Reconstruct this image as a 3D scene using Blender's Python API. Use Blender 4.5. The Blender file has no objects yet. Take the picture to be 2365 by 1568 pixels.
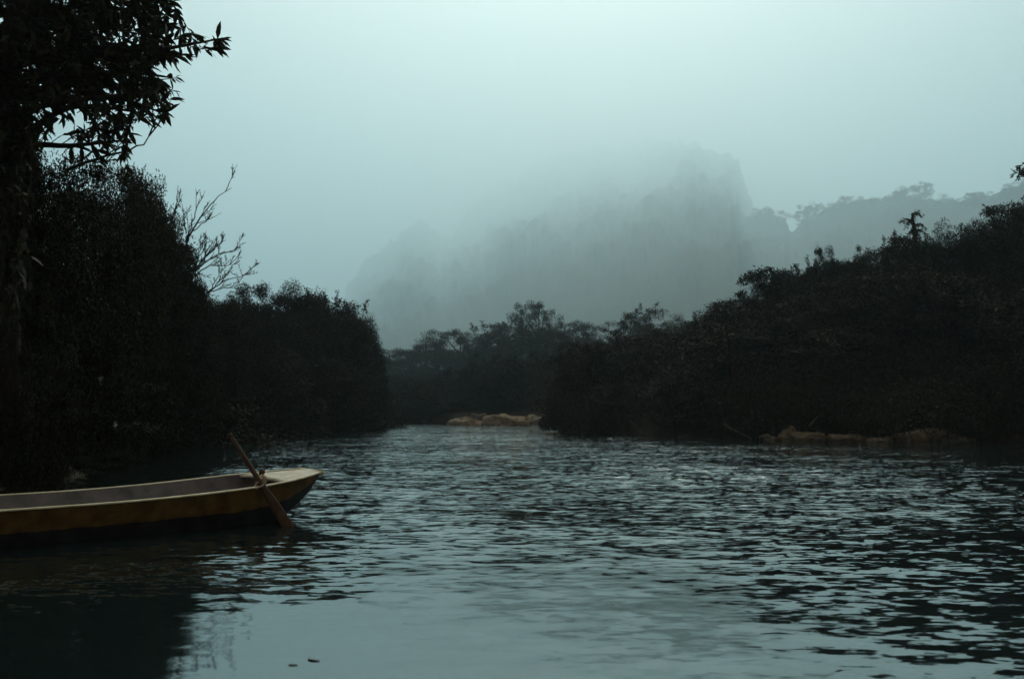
import bpy, math
import numpy as np
from mathutils import Vector, Matrix

R = math.radians
rng = np.random.default_rng(7)
scene = bpy.context.scene
col = scene.collection

# ------------------------------------------------------------------ camera
F, CX, CY, CAMH = 2299.0, 1182.5, 784.0, 1.4      # focal length and centre in units of a 2365 px wide frame
PITCH = math.atan(166 / F)
cam_data = bpy.data.cameras.new("camera")
cam_data.lens = 35.0
cam_data.sensor_width = 36.0
cam_data.clip_start = 0.1
cam_data.clip_end = 40000
cam_data.dof.use_dof = True
cam_data.dof.focus_distance = 13.0
cam_data.dof.aperture_fstop = 2.4
cam = bpy.data.objects.new("camera", cam_data)
cam.location = (0, 0, CAMH)
cam.rotation_euler = (R(90) + PITCH, 0, 0)
col.objects.link(cam)
scene.camera = cam

# ------------------------------------------------------------------ sky, sun, exposure
SUN_EL, SUN_AZ = R(44), R(4)          # azimuth from +Y towards +X
world = bpy.data.worlds.new("World")
scene.world = world
world.use_nodes = True
nt = world.node_tree
nt.nodes.clear()
sky = nt.nodes.new("ShaderNodeTexSky")
sky.sky_type = 'NISHITA'
sky.sun_disc = False
sky.sun_elevation = SUN_EL
sky.sun_rotation = SUN_AZ
sky.air_density = 1.0
sky.dust_density = 2.0
sky.ozone_density = 1.0
hsv = nt.nodes.new("ShaderNodeHueSaturation")
hsv.inputs["Saturation"].default_value = 0.34
tint = nt.nodes.new("ShaderNodeMix")
tint.data_type = 'RGBA'
tint.blend_type = 'MULTIPLY'
tint.inputs[0].default_value = 1.0
tint.inputs[7].default_value = (1.34, 0.95, 0.73, 1)
bg = nt.nodes.new("ShaderNodeBackground")
bg.inputs["Strength"].default_value = 0.05
wo = nt.nodes.new("ShaderNodeOutputWorld")
nt.links.new(sky.outputs[0], hsv.inputs["Color"])
nt.links.new(hsv.outputs[0], tint.inputs[6])
nt.links.new(tint.outputs[2], bg.inputs["Color"])
nt.links.new(bg.outputs[0], wo.inputs["Surface"])

sun_data = bpy.data.lights.new("sun", 'SUN')
sun_data.energy = 2.5
sun_data.angle = R(30)
sun_data.color = (1.0, 0.87, 0.70)
sun = bpy.data.objects.new("sun", sun_data)
sd_ = Vector((math.sin(SUN_AZ) * math.cos(SUN_EL), math.cos(SUN_AZ) * math.cos(SUN_EL), math.sin(SUN_EL)))
sun.rotation_euler = sd_.to_track_quat('Z', 'Y').to_euler()
sun.location = (0, 0, 60)
col.objects.link(sun)

scene.view_settings.view_transform = 'Standard'
scene.view_settings.look = 'None'
scene.view_settings.exposure = 0.43
scene.view_settings.gamma = 1.0
scene.view_settings.use_curve_mapping = False
scene.render.engine = 'CYCLES'
scene.cycles.max_bounces = 12
scene.cycles.diffuse_bounces = 2
scene.cycles.glossy_bounces = 3
scene.cycles.transmission_bounces = 2
scene.cycles.volume_bounces = 8
scene.cycles.use_denoising = True
HAZE_DENSITY = 0.00029
HAZE_G = 0.65


# ------------------------------------------------------------------ helpers
def at(px, py, depth):
    """world point seen at a 2365-wide frame pixel, at distance depth along Y"""
    u, v = (px - CX) / F, -(py - CY) / F
    c, s = math.cos(PITCH), math.sin(PITCH)
    y, z = c - s * v, s + c * v
    k = depth / y
    return np.array([u * k, depth, CAMH + z * k])


def mesh_np(name, verts, faces):
    """verts (N,3), faces (M,k)"""
    me = bpy.data.meshes.new(name)
    verts = np.asarray(verts, np.float32)
    faces = np.asarray(faces, np.int32)
    m, k = faces.shape
    me.vertices.add(len(verts))
    me.vertices.foreach_set("co", verts.ravel())
    me.loops.add(m * k)
    me.loops.foreach_set("vertex_index", faces.ravel())
    me.polygons.add(m)
    me.polygons.foreach_set("loop_start", np.arange(0, m * k, k, dtype=np.int32))
    try:
        me.polygons.foreach_set("loop_total", np.full(m, k, np.int32))
    except Exception:
        pass
    me.update(calc_edges=True)
    me.validate()
    return me


def obj(name, me, mat=None, parent=None, smooth=False):
    o = bpy.data.objects.new(name, me)
    col.objects.link(o)
    if mat is not None and me is not None and len(me.materials) == 0:
        me.materials.append(mat)
    if parent is not None:
        o.parent = parent
    if smooth:
        me.polygons.foreach_set("use_smooth", np.ones(len(me.polygons), bool))
    return o


def tag(o, label=None, cat=None, group=None, kind=None):
    if label: o["label"] = label
    if cat: o["category"] = cat
    if group: o["group"] = group
    if kind: o["kind"] = kind
    return o


def thing(name, loc, label, cat, group=None, rz=0.0):
    o = bpy.data.objects.new(name, None)
    o.empty_display_size = 0.2
    o.location = loc
    o.rotation_euler = (0, 0, rz)
    col.objects.link(o)
    return tag(o, label, cat, group)


class MB:
    """collects quads/tris (stored as quads; a tri repeats nothing, so tris are kept apart)"""
    def __init__(self):
        self.v, self.q, self.n = [], [], 0

    def add(self, v, q):
        v = np.asarray(v, float).reshape(-1, 3)
        self.v.append(v)
        self.q.append(np.asarray(q, int).reshape(-1, 4) + self.n)
        self.n += len(v)

    def tube(self, pts, rad, sides=6, cap=True):
        pts = np.asarray(pts, float)
        rad = np.broadcast_to(np.asarray(rad, float), (len(pts),))
        n = len(pts)
        t = np.gradient(pts, axis=0)
        t /= np.linalg.norm(t, axis=1)[:, None] + 1e-9
        ref = np.array([0.31, 0.17, 0.93])
        if abs(t[0] @ ref) > .9: ref = np.array([0.95, 0.2, 0.1])
        a = np.cross(t, ref); a /= np.linalg.norm(a, axis=1)[:, None] + 1e-9
        b = np.cross(t, a)
        th = np.arange(sides) / sides * 2 * math.pi
        ring = (a[:, None] * np.cos(th)[None, :, None] + b[:, None] * np.sin(th)[None, :, None]) * rad[:, None, None] + pts[:, None]
        i = np.arange(n - 1)[:, None] * sides; j = np.arange(sides)[None]; j2 = (j + 1) % sides
        q = np.stack([i + j, i + j2, i + sides + j2, i + sides + j], -1).reshape(-1, 4)
        v = ring.reshape(-1, 3)
        if cap and sides % 2 == 0:
            caps = []
            for base in (0, (n - 1) * sides):
                for k in range(sides // 2 - 1):
                    caps.append([base, base + 2 * k + 1, base + 2 * k + 2, base + (2 * k + 3) % sides])
            q = np.concatenate([q, np.array(caps)])
        self.add(v, q)

    def mesh(self, name):
        return mesh_np(name, np.concatenate(self.v), np.concatenate(self.q))


def fbm2(x, y, scale, seed, octaves=4):
    """cheap smooth value noise, about -1..1"""
    out = np.zeros(np.broadcast(x, y).shape); amp = 1.0; tot = 0
    for o in range(octaves):
        r = np.random.default_rng(seed * 17 + o)
        tab = r.uniform(-1, 1, (256, 256))
        fx, fy = x / scale, y / scale
        ix, iy = np.floor(fx).astype(int), np.floor(fy).astype(int)
        tx, ty = fx - ix, fy - iy
        tx = tx * tx * (3 - 2 * tx); ty = ty * ty * (3 - 2 * ty)
        g = lambda a, b: tab[a % 256, b % 256]
        out = out + amp * ((g(ix, iy) * (1 - tx) + g(ix + 1, iy) * tx) * (1 - ty) + (g(ix, iy + 1) * (1 - tx) + g(ix + 1, iy + 1) * tx) * ty)
        tot += amp; amp *= .5; scale *= .5
    return out / tot


def smooth01(t):
    t = np.clip(t, 0, 1)
    return t * t * (3 - 2 * t)


# ------------------------------------------------------------------ materials
def mat_new(name):
    m = bpy.data.materials.new(name)
    m.use_nodes = True
    n = m.node_tree
    return m, n, n.nodes["Principled BSDF"]


def mat_noise(name, c1, c2, scale=4.0, rough=.75, spec=.25, bump=0.0, detail=6, stretch=(1, 1, 1)):
    m, n, p = mat_new(name)
    tc = n.nodes.new("ShaderNodeTexCoord")
    mp = n.nodes.new("ShaderNodeMapping"); mp.inputs["Scale"].default_value = stretch
    no = n.nodes.new("ShaderNodeTexNoise"); no.inputs["Scale"].default_value = scale; no.inputs["Detail"].default_value = detail
    no.inputs["Roughness"].default_value = .65
    cr = n.nodes.new("ShaderNodeValToRGB")
    cr.color_ramp.elements[0].color = (*c1, 1); cr.color_ramp.elements[1].color = (*c2, 1)
    cr.color_ramp.elements[0].position = .32; cr.color_ramp.elements[1].position = .70
    n.links.new(tc.outputs["Object"], mp.inputs[0]); n.links.new(mp.outputs[0], no.inputs["Vector"])
    n.links.new(no.outputs["Fac"], cr.inputs[0]); n.links.new(cr.outputs[0], p.inputs["Base Color"])
    p.inputs["Roughness"].default_value = rough
    p.inputs["Specular IOR Level"].default_value = spec
    if bump:
        b = n.nodes.new("ShaderNodeBump"); b.inputs["Distance"].default_value = bump; b.inputs["Strength"].default_value = 1.0
        n.links.new(no.outputs["Fac"], b.inputs["Height"]); n.links.new(b.outputs[0], p.inputs["Normal"])
    return m


def mat_leaf(name, c1, c2):
    """leaf colour varies from leaf to leaf and from tree to tree"""
    m, n, p = mat_new(name)
    geo = n.nodes.new("ShaderNodeNewGeometry")
    oi = n.nodes.new("ShaderNodeObjectInfo")
    ad = n.nodes.new("ShaderNodeMath"); ad.operation = 'ADD'
    fr = n.nodes.new("ShaderNodeMath"); fr.operation = 'MULTIPLY'; fr.inputs[1].default_value = .5
    cr = n.nodes.new("ShaderNodeValToRGB")
    cr.color_ramp.elements[0].color = (*c1, 1); cr.color_ramp.elements[1].color = (*c2, 1)
    n.links.new(geo.outputs["Random Per Island"], ad.inputs[0]); n.links.new(oi.outputs["Random"], ad.inputs[1])
    n.links.new(ad.outputs[0], fr.inputs[0]); n.links.new(fr.outputs[0], cr.inputs[0])
    n.links.new(cr.outputs[0], p.inputs["Base Color"])
    p.inputs["Roughness"].default_value = .6
    p.inputs["Specular IOR Level"].default_value = .06
    return m


M = {}
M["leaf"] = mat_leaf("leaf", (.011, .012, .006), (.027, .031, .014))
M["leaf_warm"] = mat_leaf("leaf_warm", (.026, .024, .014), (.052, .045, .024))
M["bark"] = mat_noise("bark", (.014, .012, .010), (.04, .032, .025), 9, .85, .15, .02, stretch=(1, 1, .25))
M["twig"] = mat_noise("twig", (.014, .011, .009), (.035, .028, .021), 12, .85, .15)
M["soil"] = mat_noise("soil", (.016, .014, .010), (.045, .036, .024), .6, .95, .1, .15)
M["forest"] = mat_noise("forest", (.020, .030, .018), (.045, .06, .032), .02, .9, .1)
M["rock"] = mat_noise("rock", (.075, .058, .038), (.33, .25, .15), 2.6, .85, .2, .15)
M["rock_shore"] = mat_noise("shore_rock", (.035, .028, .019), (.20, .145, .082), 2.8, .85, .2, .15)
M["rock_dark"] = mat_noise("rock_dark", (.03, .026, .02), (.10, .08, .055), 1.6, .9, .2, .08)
M["drift"] = mat_noise("driftwood", (.16, .12, .08), (.42, .33, .22), 3, .85, .2, .02, stretch=(.3, 1, 1))
M["stick"] = mat_noise("dead_stick", (.05, .036, .025), (.15, .11, .075), 3, .85, .2)
M["cream"] = mat_noise("worn_cream_paint", (.40, .36, .21), (.74, .69, .45), 6, .5, .35, .002)
M["deckpaint"] = mat_noise("deck_paint", (.42, .39, .29), (.68, .64, .48), 7, .6, .3, .003)
M["inner"] = mat_noise("boat_inner_paint", (.09, .083, .075), (.23, .21, .19), 3.2, .7, .3, .004)
M["oar_wood"] = mat_noise("oar_wood", (.032, .018, .010), (.10, .056, .032), 7, .7, .25, .004, stretch=(1, 1, .2))
M["rope"] = mat_noise("rope", (.35, .26, .17), (.6, .47, .32), 30, .9, .1, .002)
M["pale"] = mat_noise("pale_bloom", (.45, .47, .44), (.8, .8, .76), 8, .8, .2)
M["debris"] = mat_noise("wet_leaf", (.01, .01, .007), (.03, .025, .015), 8, .5, .3)


def mat_water():
    """murky river water; the small ripples tilt the surface by a noise slope field, scaled by the ripple attribute"""
    m, n, p = mat_new("river_water")
    p.inputs["Base Color"].default_value = (.007, .013, .013, 1)
    p.inputs["Roughness"].default_value = .045
    p.inputs["IOR"].default_value = 2.3
    p.inputs["Specular Tint"].default_value = (.78, 1.0, 1.0, 1)
    tc = n.nodes.new("ShaderNodeTexCoord")
    at_ = n.nodes.new("ShaderNodeAttribute"); at_.attribute_name = "ripple"
    def vmath(op, a, b):
        v = n.nodes.new("ShaderNodeVectorMath"); v.operation = op
        for k, q in enumerate((a, b)):
            if isinstance(q, tuple): v.inputs[k].default_value = q
            elif q is not None: n.links.new(q, v.inputs[k])
        return v.outputs[0]
    total = None
    for sc_, amp, st, rot in ((.42, .13, (.35, 1, 1), 3), (1.3, .17, (.42, 1, 1), -5), (4.6, .46, (.45, 1, 1), 9), (12.0, .70, (.5, 1, 1), -8)):
        mp = n.nodes.new("ShaderNodeMapping"); mp.inputs["Scale"].default_value = st
        mp.inputs["Rotation"].default_value = (0, 0, R(rot))
        no = n.nodes.new("ShaderNodeTexNoise"); no.inputs["Scale"].default_value = sc_; no.inputs["Detail"].default_value = 2.0
        no.inputs["Distortion"].default_value = .5
        n.links.new(tc.outputs["Object"], mp.inputs[0]); n.links.new(mp.outputs[0], no.inputs["Vector"])
        v = vmath('MULTIPLY', vmath('SUBTRACT', no.outputs["Color"], (.5, .5, .5)), (amp * .5, amp, 0.0))
        total = v if total is None else vmath('ADD', total, v)
    sl = n.nodes.new("ShaderNodeVectorMath"); sl.operation = 'SCALE'
    n.links.new(total, sl.inputs[0]); n.links.new(at_.outputs["Fac"], sl.inputs["Scale"])
    geo = n.nodes.new("ShaderNodeNewGeometry")
    nv = vmath('ADD', geo.outputs["Normal"], sl.outputs[0])
    n.links.new(vmath('NORMALIZE', nv, None), p.inputs["Normal"])
    return m


M["water"] = mat_water()


def mat_hull():
    """ochre upper band, blue-black lower hull, split at a painted line (object height)"""
    m, n, p = mat_new("hull_paint")
    tc = n.nodes.new("ShaderNodeTexCoord")
    at_ = n.nodes.new("ShaderNodeAttribute"); at_.attribute_name = "band"
    no = n.nodes.new("ShaderNodeTexNoise"); no.inputs["Scale"].default_value = 5; no.inputs["Detail"].default_value = 7
    n.links.new(tc.outputs["Object"], no.inputs["Vector"])
    def ramp(a, b):
        cr = n.nodes.new("ShaderNodeValToRGB"); cr.color_ramp.elements[0].color = (*a, 1); cr.color_ramp.elements[1].color = (*b, 1)
        cr.color_ramp.elements[0].position = .35; cr.color_ramp.elements[1].position = .7
        n.links.new(no.outputs["Fac"], cr.inputs[0]); return cr
    up = ramp((.058, .034, .009), (.135, .078, .020)); lo = ramp((.010, .010, .011), (.026, .026, .027))
    wob = n.nodes.new("ShaderNodeMath"); wob.operation = 'MULTIPLY_ADD'; wob.inputs[1].default_value = .08
    n.links.new(no.outputs["Fac"], wob.inputs[0]); n.links.new(at_.outputs["Fac"], wob.inputs[2])
    mr = n.nodes.new("ShaderNodeMapRange"); mr.inputs["From Min"].default_value = .53; mr.inputs["From Max"].default_value = .55
    n.links.new(wob.outputs[0], mr.inputs["Value"])
    mx = n.nodes.new("ShaderNodeMix"); mx.data_type = 'RGBA'
    n.links.new(mr.outputs[0], mx.inputs[0]); n.links.new(lo.outputs[0], mx.inputs[6]); n.links.new(up.outputs[0], mx.inputs[7])
    sc = n.nodes.new("ShaderNodeTexNoise"); sc.inputs["Scale"].default_value = 9; sc.inputs["Detail"].default_value = 10; sc.inputs["Roughness"].default_value = .75
    mp = n.nodes.new("ShaderNodeMapping"); mp.inputs["Scale"].default_value = (.35, 1, 1.6)
    n.links.new(tc.outputs["Object"], mp.inputs[0]); n.links.new(mp.outputs[0], sc.inputs["Vector"])
    chip = n.nodes.new("ShaderNodeMapRange"); chip.inputs["From Min"].default_value = .60; chip.inputs["From Max"].default_value = .66
    n.links.new(sc.outputs["Fac"], chip.inputs["Value"])
    worn = n.nodes.new("ShaderNodeMix"); worn.data_type = 'RGBA'; worn.inputs[7].default_value = (.045, .036, .026, 1)
    n.links.new(chip.outputs[0], worn.inputs[0]); n.links.new(mx.outputs[2], worn.inputs[6])
    n.links.new(worn.outputs[2], p.inputs["Base Color"])
    p.inputs["Roughness"].default_value = .65
    p.inputs["Specular IOR Level"].default_value = .10
    return m


M["hull"] = mat_hull()

# ------------------------------------------------------------------ ground
RIVER = np.array([(-9, 1.2), (-12, 6), (-11, 12), (-7.9, 14.9), (-8.3, 18), (-9.7, 22.5), (-12.4, 30), (-14.4, 38), (-15.8, 49.5), (-15.4, 61), (-13.8, 71.5), (-12.8, 84), (-13, 92),
                  (-20, 104), (-45, 112), (-90, 118), (-90, 128), (-45, 123), (-20, 117), (-8, 112), (-6, 109), (3, 107.5), (3.6, 96), (3.2, 64), (11, 55), (22, 47.5),
                  (34, 38), (46, 20), (52, 2), (52, -8), (20, -1), (4, .4)], float)


def land_dist(x, y):
    """distance from the water's edge, positive on land"""
    P = np.stack([x, y], -1)
    best = np.full(x.shape, 1e18); inside = np.zeros(x.shape, bool)
    n = len(RIVER)
    for i in range(n):
        a, b = RIVER[i], RIVER[(i + 1) % n]
        ab = b - a
        t = np.clip(((P - a) @ ab) / (ab @ ab), 0, 1)
        d = ((P - a - t[..., None] * ab) ** 2).sum(-1)
        best = np.minimum(best, d)
        c = ((a[1] > y) != (b[1] > y)) & (x < (b[0] - a[0]) * (y - a[1]) / (b[1] - a[1] + 1e-12) + a[0])
        inside ^= c
    d = np.sqrt(best)
    return np.where(inside, -d, d)


def ground_z(x, y):
    x = np.asarray(x, float); y = np.asarray(y, float)
    d = land_dist(x, y)
    cap = 5.0 + np.clip(x, 0, 60) * .12
    cap = np.where(y < 1, 1.2, cap)
    up = .12 + .55 * smooth01(d / 1.2) + cap * (1 - np.exp(-np.clip(d - .5, 0, None) * .42 / cap))
    up = up + .5 * fbm2(x, y, 7, 3) * smooth01(d / 6)
    near = np.clip(np.hypot(x, y) / 6, 0, 1)
    up = .10 + (up - .10) * smooth01(near)
    down = -1.3 * smooth01(-d / 4) - .25
    return np.where(d > 0, up, down + .2 * smooth01(-d / .6) * 0)


def nonuni(a0, a1, fine0, fine1, step, grow):
    v = list(np.arange(fine0, fine1 + 1e-6, step))
    s = step
    while v[-1] < a1: s *= grow; v.append(v[-1] + s)
    v[-1] = a1
    s = step; lo = [fine0]
    while lo[-1] > a0: s *= grow; lo.append(lo[-1] - s)
    lo[-1] = a0
    return np.array(lo[:0:-1] + v)


def grid_faces(nx, ny):
    i = np.arange(ny - 1)[:, None] * nx; j = np.arange(nx - 1)[None]
    return np.stack([i + j, i + j + 1, i + nx + j + 1, i + nx + j], -1).reshape(-1, 4)


gx = nonuni(-10000, 10000, -60, 80, 1.2, 1.18)
gy = nonuni(-400, 20500, -14, 150, 1.2, 1.18)
GX, GY = np.meshgrid(gx, gy)
GZ = ground_z(GX, GY)
g = obj("ground", mesh_np("ground", np.stack([GX, GY, GZ], -1).reshape(-1, 3), grid_faces(len(gx), len(gy))), M["soil"], smooth=True)
tag(g, "dark soil of the river banks", kind="structure")

# ------------------------------------------------------------------ river
wx = nonuni(-95, 60, -8, 11, .062, 1.22)
wy = nonuni(-10, 130, 4.6, 24, .042, 1.018)
WX, WY = np.meshgrid(wx, wy)
dyr = np.gradient(wy)[:, None] * np.ones_like(WX)
dxr = np.gradient(wx)[None] * np.ones_like(WX)
cell = np.maximum(dyr, dxr * .5)
warp = fbm2(WX, WY, 5.0, 11, 3); warp2 = fbm2(WX, WY, 3.1, 12, 3)
# ripple strength over the river: a slack pool in front of the photographer, lively water beyond and to the right
pool = np.exp(-(((WX + 1.3 + .25 * (WY - 6)) / 1.5) ** 2 + ((WY - 5.4) / 1.9) ** 2))
shelter = smooth01((-1.5 - WX) / 3) * smooth01((13 - WY) / 3)
lively = .45 + .55 * smooth01((WY - 6.5) / 8) + .25 * smooth01((WX - 1.0) / 2)
patch = 1 + .5 * fbm2(WX, WY, 3.5, 21, 3)
env = np.clip(lively * patch, .1, 2) * (1 - .88 * pool) * (1 - .25 * shelter)
H = np.zeros_like(WX)
wr = np.random.default_rng(5)
for i in range(70):
    lam = .14 * (1.5 / .14) ** (wr.random() ** 1.1)
    ang = R(90) + wr.normal() * R(48) + R(8)
    k = 2 * math.pi / lam
    A = .00095 * lam * (1.0 if lam < .5 else .55)
    ph = wr.random() * 6.28
    fade = smooth01((lam / cell - 3) / 4)
    H += A * fade * np.sin(k * (math.cos(ang) * (WX + .35 * warp) + math.sin(ang) * (WY + .35 * warp2)) + ph)
H *= env
H += .004 * fbm2(WX, WY, 2.2, 31, 2) * env * smooth01((2.2 / cell - 3) / 3)
wm = mesh_np("river", np.stack([WX, WY, H], -1).reshape(-1, 3), grid_faces(len(wx), len(wy)))
a = wm.attributes.new("ripple", 'FLOAT', 'POINT')
bank_lee = 1 - .6 * smooth01((WX - (WY * -.1 + 12)) / 14) * smooth01((WY - 18) / 14)
rip = np.clip(env, 0, 1.6) * (.48 + .45 * smooth01((WY - 7) / 8) + .25 * smooth01((WY - 20) / 20)) * bank_lee
a.data.foreach_set("value", np.clip(rip, 0, 1.5).astype(np.float32).ravel())
river = obj("river", wm, M["water"], smooth=True)
tag(river, "rippled grey green river water", kind="structure")

# ------------------------------------------------------------------ mountain and far ridge
def range_mesh(name, sil, y0, crest, bump, seed, base_frac=0.0, n_ang=760, n_d=150, back=.35):
    """a forested height field: crest outline in viewing angle, rising from y0 to the crest distance"""
    sil = np.array(sil, float)
    px = np.linspace(sil[0, 0], sil[-1, 0], n_ang)
    py = np.interp(px, sil[:, 0], sil[:, 1])
    yc = np.interp(px, [c[0] for c in crest], [c[1] for c in crest])
    tanx = np.array([at(a_, b_, 1.0)[0] for a_, b_ in zip(px, py)])
    tanz = np.array([at(a_, b_, 1.0)[2] - CAMH for a_, b_ in zip(px, py)])
    y0v = np.interp(px, [c[0] for c in y0], [c[1] for c in y0])
    t = np.linspace(0, 1 + back, n_d)[:, None]
    y = y0v + (yc - y0v) * t
    s = np.where(t <= 1, t - .36 * t ** 2 * (1 - t), 1 - (t - 1) * 1.6)
    z = tanz * yc * s * (1 - base_frac) + base_frac * tanz * yc * np.clip(t * 8, 0, 1) * (t <= 1) - 2
    ax, ae = tanx[None] * 4000 + 0 * t, z / y * 5200          # canopy humps: even in viewing angle, so larger trees stand farther up
    fade = np.clip(t * 6, 0, 1) * y / 2299
    z = z + bump * fade * (fbm2(ax, ae, 120, seed, 2) * 1.1 + np.abs(fbm2(ax, ae, 46, seed + 3, 2)) * 1.3 + np.abs(fbm2(ax, ae, 17, seed + 5, 2)) * .35 - .35)
    x = tanx[None] * y
    z = np.maximum(z, -1.9)
    return mesh_np(name, np.stack([x, y + 0 * x, z], -1).reshape(-1, 3), grid_faces(n_ang, n_d))


SIL_M = [(560, 760), (700, 730), (790, 690), (815, 640), (870, 588), (930, 522), (975, 510), (1020, 545), (1040, 530), (1100, 465), (1180, 405), (1300, 362),
         (1450, 335), (1500, 322), (1560, 326), (1600, 312), (1640, 330), (1685, 344), (1702, 372), (1722, 425), (1742, 478), (1800, 520), (1900, 560), (2100, 640), (2500, 760)]
mt = obj("mountain", range_mesh("mountain", SIL_M, [(560, 1800), (1300, 1400), (1700, 900), (2500, 900)],
         [(560, 9000), (900, 10000), (1100, 14000), (1450, 14000), (1600, 11000), (1745, 8000), (2500, 7000)], 22, 41), M["forest"], smooth=True)
tag(mt, "steep forested mountain fading up into the fog", kind="structure")
SIL_R = [(1690, 520), (1745, 487), (1770, 484), (1812, 502), (1828, 522), (1845, 505), (1900, 480), (1950, 465), (2000, 460), (2090, 442), (2160, 456), (2250, 458), (2320, 442), (2365, 425), (2500, 400), (2800, 380)]
SIL_R = [(a_, b_ + 4) for a_, b_ in SIL_R]
rg = obj("ridge", range_mesh("ridge", SIL_R, [(1690, 1200), (2800, 900)], [(1690, 4600), (1900, 3800), (2365, 3000), (2800, 2800)], 14, 43, n_ang=420), M["forest"], smooth=True)
tag(rg, "hazy forested ridge behind the right bank", kind="structure")

# ------------------------------------------------------------------ foliage prototypes
def leaves(centres, size, rr, droop=.35, aspect=.42, fold=.18):
    """rhombic leaves: base, side, tip, side; returns verts and quads"""
    n = len(centres)
    d = rr.normal(size=(n, 3)); d[:, 2] -= droop; d /= np.linalg.norm(d, axis=1)[:, None]
    s = np.cross(d, rr.normal(size=(n, 3))); s /= np.linalg.norm(s, axis=1)[:, None] + 1e-9
    nn = np.cross(d, s)
    L = (size * rr.uniform(.6, 1.3, n))[:, None]
    b = centres; m = centres + d * L * .45
    v = np.stack([b, m + s * L * aspect * .5 + nn * L * fold, centres + d * L, m - s * L * aspect * .5 + nn * L * fold], 1)
    return v.reshape(-1, 3), np.arange(4 * n).reshape(-1, 4)


def make_proto(kind, seed, h, rad, base, n_clump, per, leaf, clump_r, spikes=0, limbs=10):
    """crown and trunk meshes of a tree or bush standing on the origin"""
    rr = np.random.default_rng(seed)
    # lobed crown volume
    ch = (h - base) / 2; cz = base + ch
    u = rr.normal(size=(n_clump, 3)); u /= np.linalg.norm(u, axis=1)[:, None]
    rad_f = rr.uniform(.45, 1.0, n_clump) ** .6
    lk = .4 if kind == "dense" else 1.0
    lob = 1 + lk * .28 * np.sin(2.3 * np.arctan2(u[:, 1], u[:, 0]) + seed) + lk * .2 * np.sin(3.7 * u[:, 2] + seed * 2)
    if kind == "bush": u[:, 2] = np.abs(u[:, 2]) * 1.1 - .12
    c = np.stack([u[:, 0] * rad, u[:, 1] * rad, u[:, 2] * ch], 1) * (rad_f * lob)[:, None]
    c[:, 2] += cz if kind != "bush" else base
    if kind == "bush": c[:, 2] = base + (c[:, 2] - base) * (h - base) / ch * .8
    c[:, 2] = np.clip(c[:, 2], .1, h)
    pts = []
    for k in range(n_clump):
        m = int(per * rr.uniform(.6, 1.4))
        q = rr.normal(size=(m, 3)); q /= np.linalg.norm(q, axis=1)[:, None]
        q *= (rr.random(m) ** .42)[:, None] * clump_r * 1.55 * rr.uniform(.55, 1.2) * np.array([1, 1, .66])
        pts.append(c[k] + q)
    mbt = MB()
    for k in range(spikes):                       # leafy shoots that stand out of the top
        b0 = np.array([rr.normal() * rad * .45, rr.normal() * rad * .45, h * rr.uniform(.82, .95)])
        tip = b0 + np.array([rr.normal() * .25, rr.normal() * .25, rr.uniform(.5, 1.5)])
        t = rr.random(int(per * .5))[:, None]
        pts.append(b0 + (tip - b0) * t + rr.normal(size=(len(t), 3)) * .16 * (1.15 - t))
        mbt.tube(np.linspace(b0, tip, 4), np.linspace(.03, .008, 4), 4)
    pts = np.concatenate(pts)
    pts[:, 2] = np.maximum(pts[:, 2], .05)
    v, q = leaves(pts, leaf, rr)
    crown = mesh_np(kind + "_crown", v, q)
    crown.materials.append(M["leaf"])
    # trunk and limbs
    tr = .045 * h if kind != "bush" else .02 * h
    tp = np.array([(0, 0, -.6), (rr.normal() * .1, rr.normal() * .1, base * .6 + .1), (rr.normal() * .25, rr.normal() * .25, cz), (rr.normal() * .3, rr.normal() * .3, h * .85)])
    mbt.tube(np.array([np.interp(np.linspace(0, 3, 9), range(4), tp[:, i]) for i in range(3)]).T, np.linspace(tr, tr * .2, 9), 8)
    for k in rr.choice(n_clump, min(limbs, n_clump), replace=False):
        f = rr.uniform(.25, .8)
        s0 = np.array([np.interp(f * 3, range(4), tp[:, i]) for i in range(3)])
        mid = (s0 + c[k]) / 2 + rr.normal(size=3) * .2 - np.array([0, 0, .15 * rad])
        tt = np.linspace(0, 1, 7)[:, None]
        p = (1 - tt) ** 2 * s0 + 2 * tt * (1 - tt) * mid + tt ** 2 * c[k]
        mbt.tube(p, np.linspace(tr * .45, tr * .08, 7), 5, cap=False)
    trunk = mbt.mesh(kind + "_trunk")
    trunk.materials.append(M["bark"])
    return crown, trunk, h, rad


PR = {
    "tree": [make_proto("tree", 100 + i, 10, 3.3, 2.2, 64, 130, .26, .62) for i in range(4)],
    "tall": [make_proto("tall", 200 + i, 12, 2.5, 3.0, 58, 120, .26, .55) for i in range(2)],
    "spiky": [make_proto("spiky", 300 + i, 9, 3.0, 1.2, 60, 120, .24, .55, spikes=9) for i in range(2)],
    "bush": [make_proto("bush", 400 + i, 4.2, 2.6, .15, 60, 120, .17, .42) for i in range(4)],
    "near": [make_proto("bush", 500 + i, 5.0, 2.8, .15, 110, 200, .115, .38) for i in range(3)],
    "dense": [make_proto("dense", 800 + i, 8.0, 3.3, .3, 190, 250, .14, .52) for i in range(2)],
    "big": [make_proto("big", 700 + i, 8.0, 3.3, .3, 120, 200, .15, .50, spikes=1) for i in range(3)],
}
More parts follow.
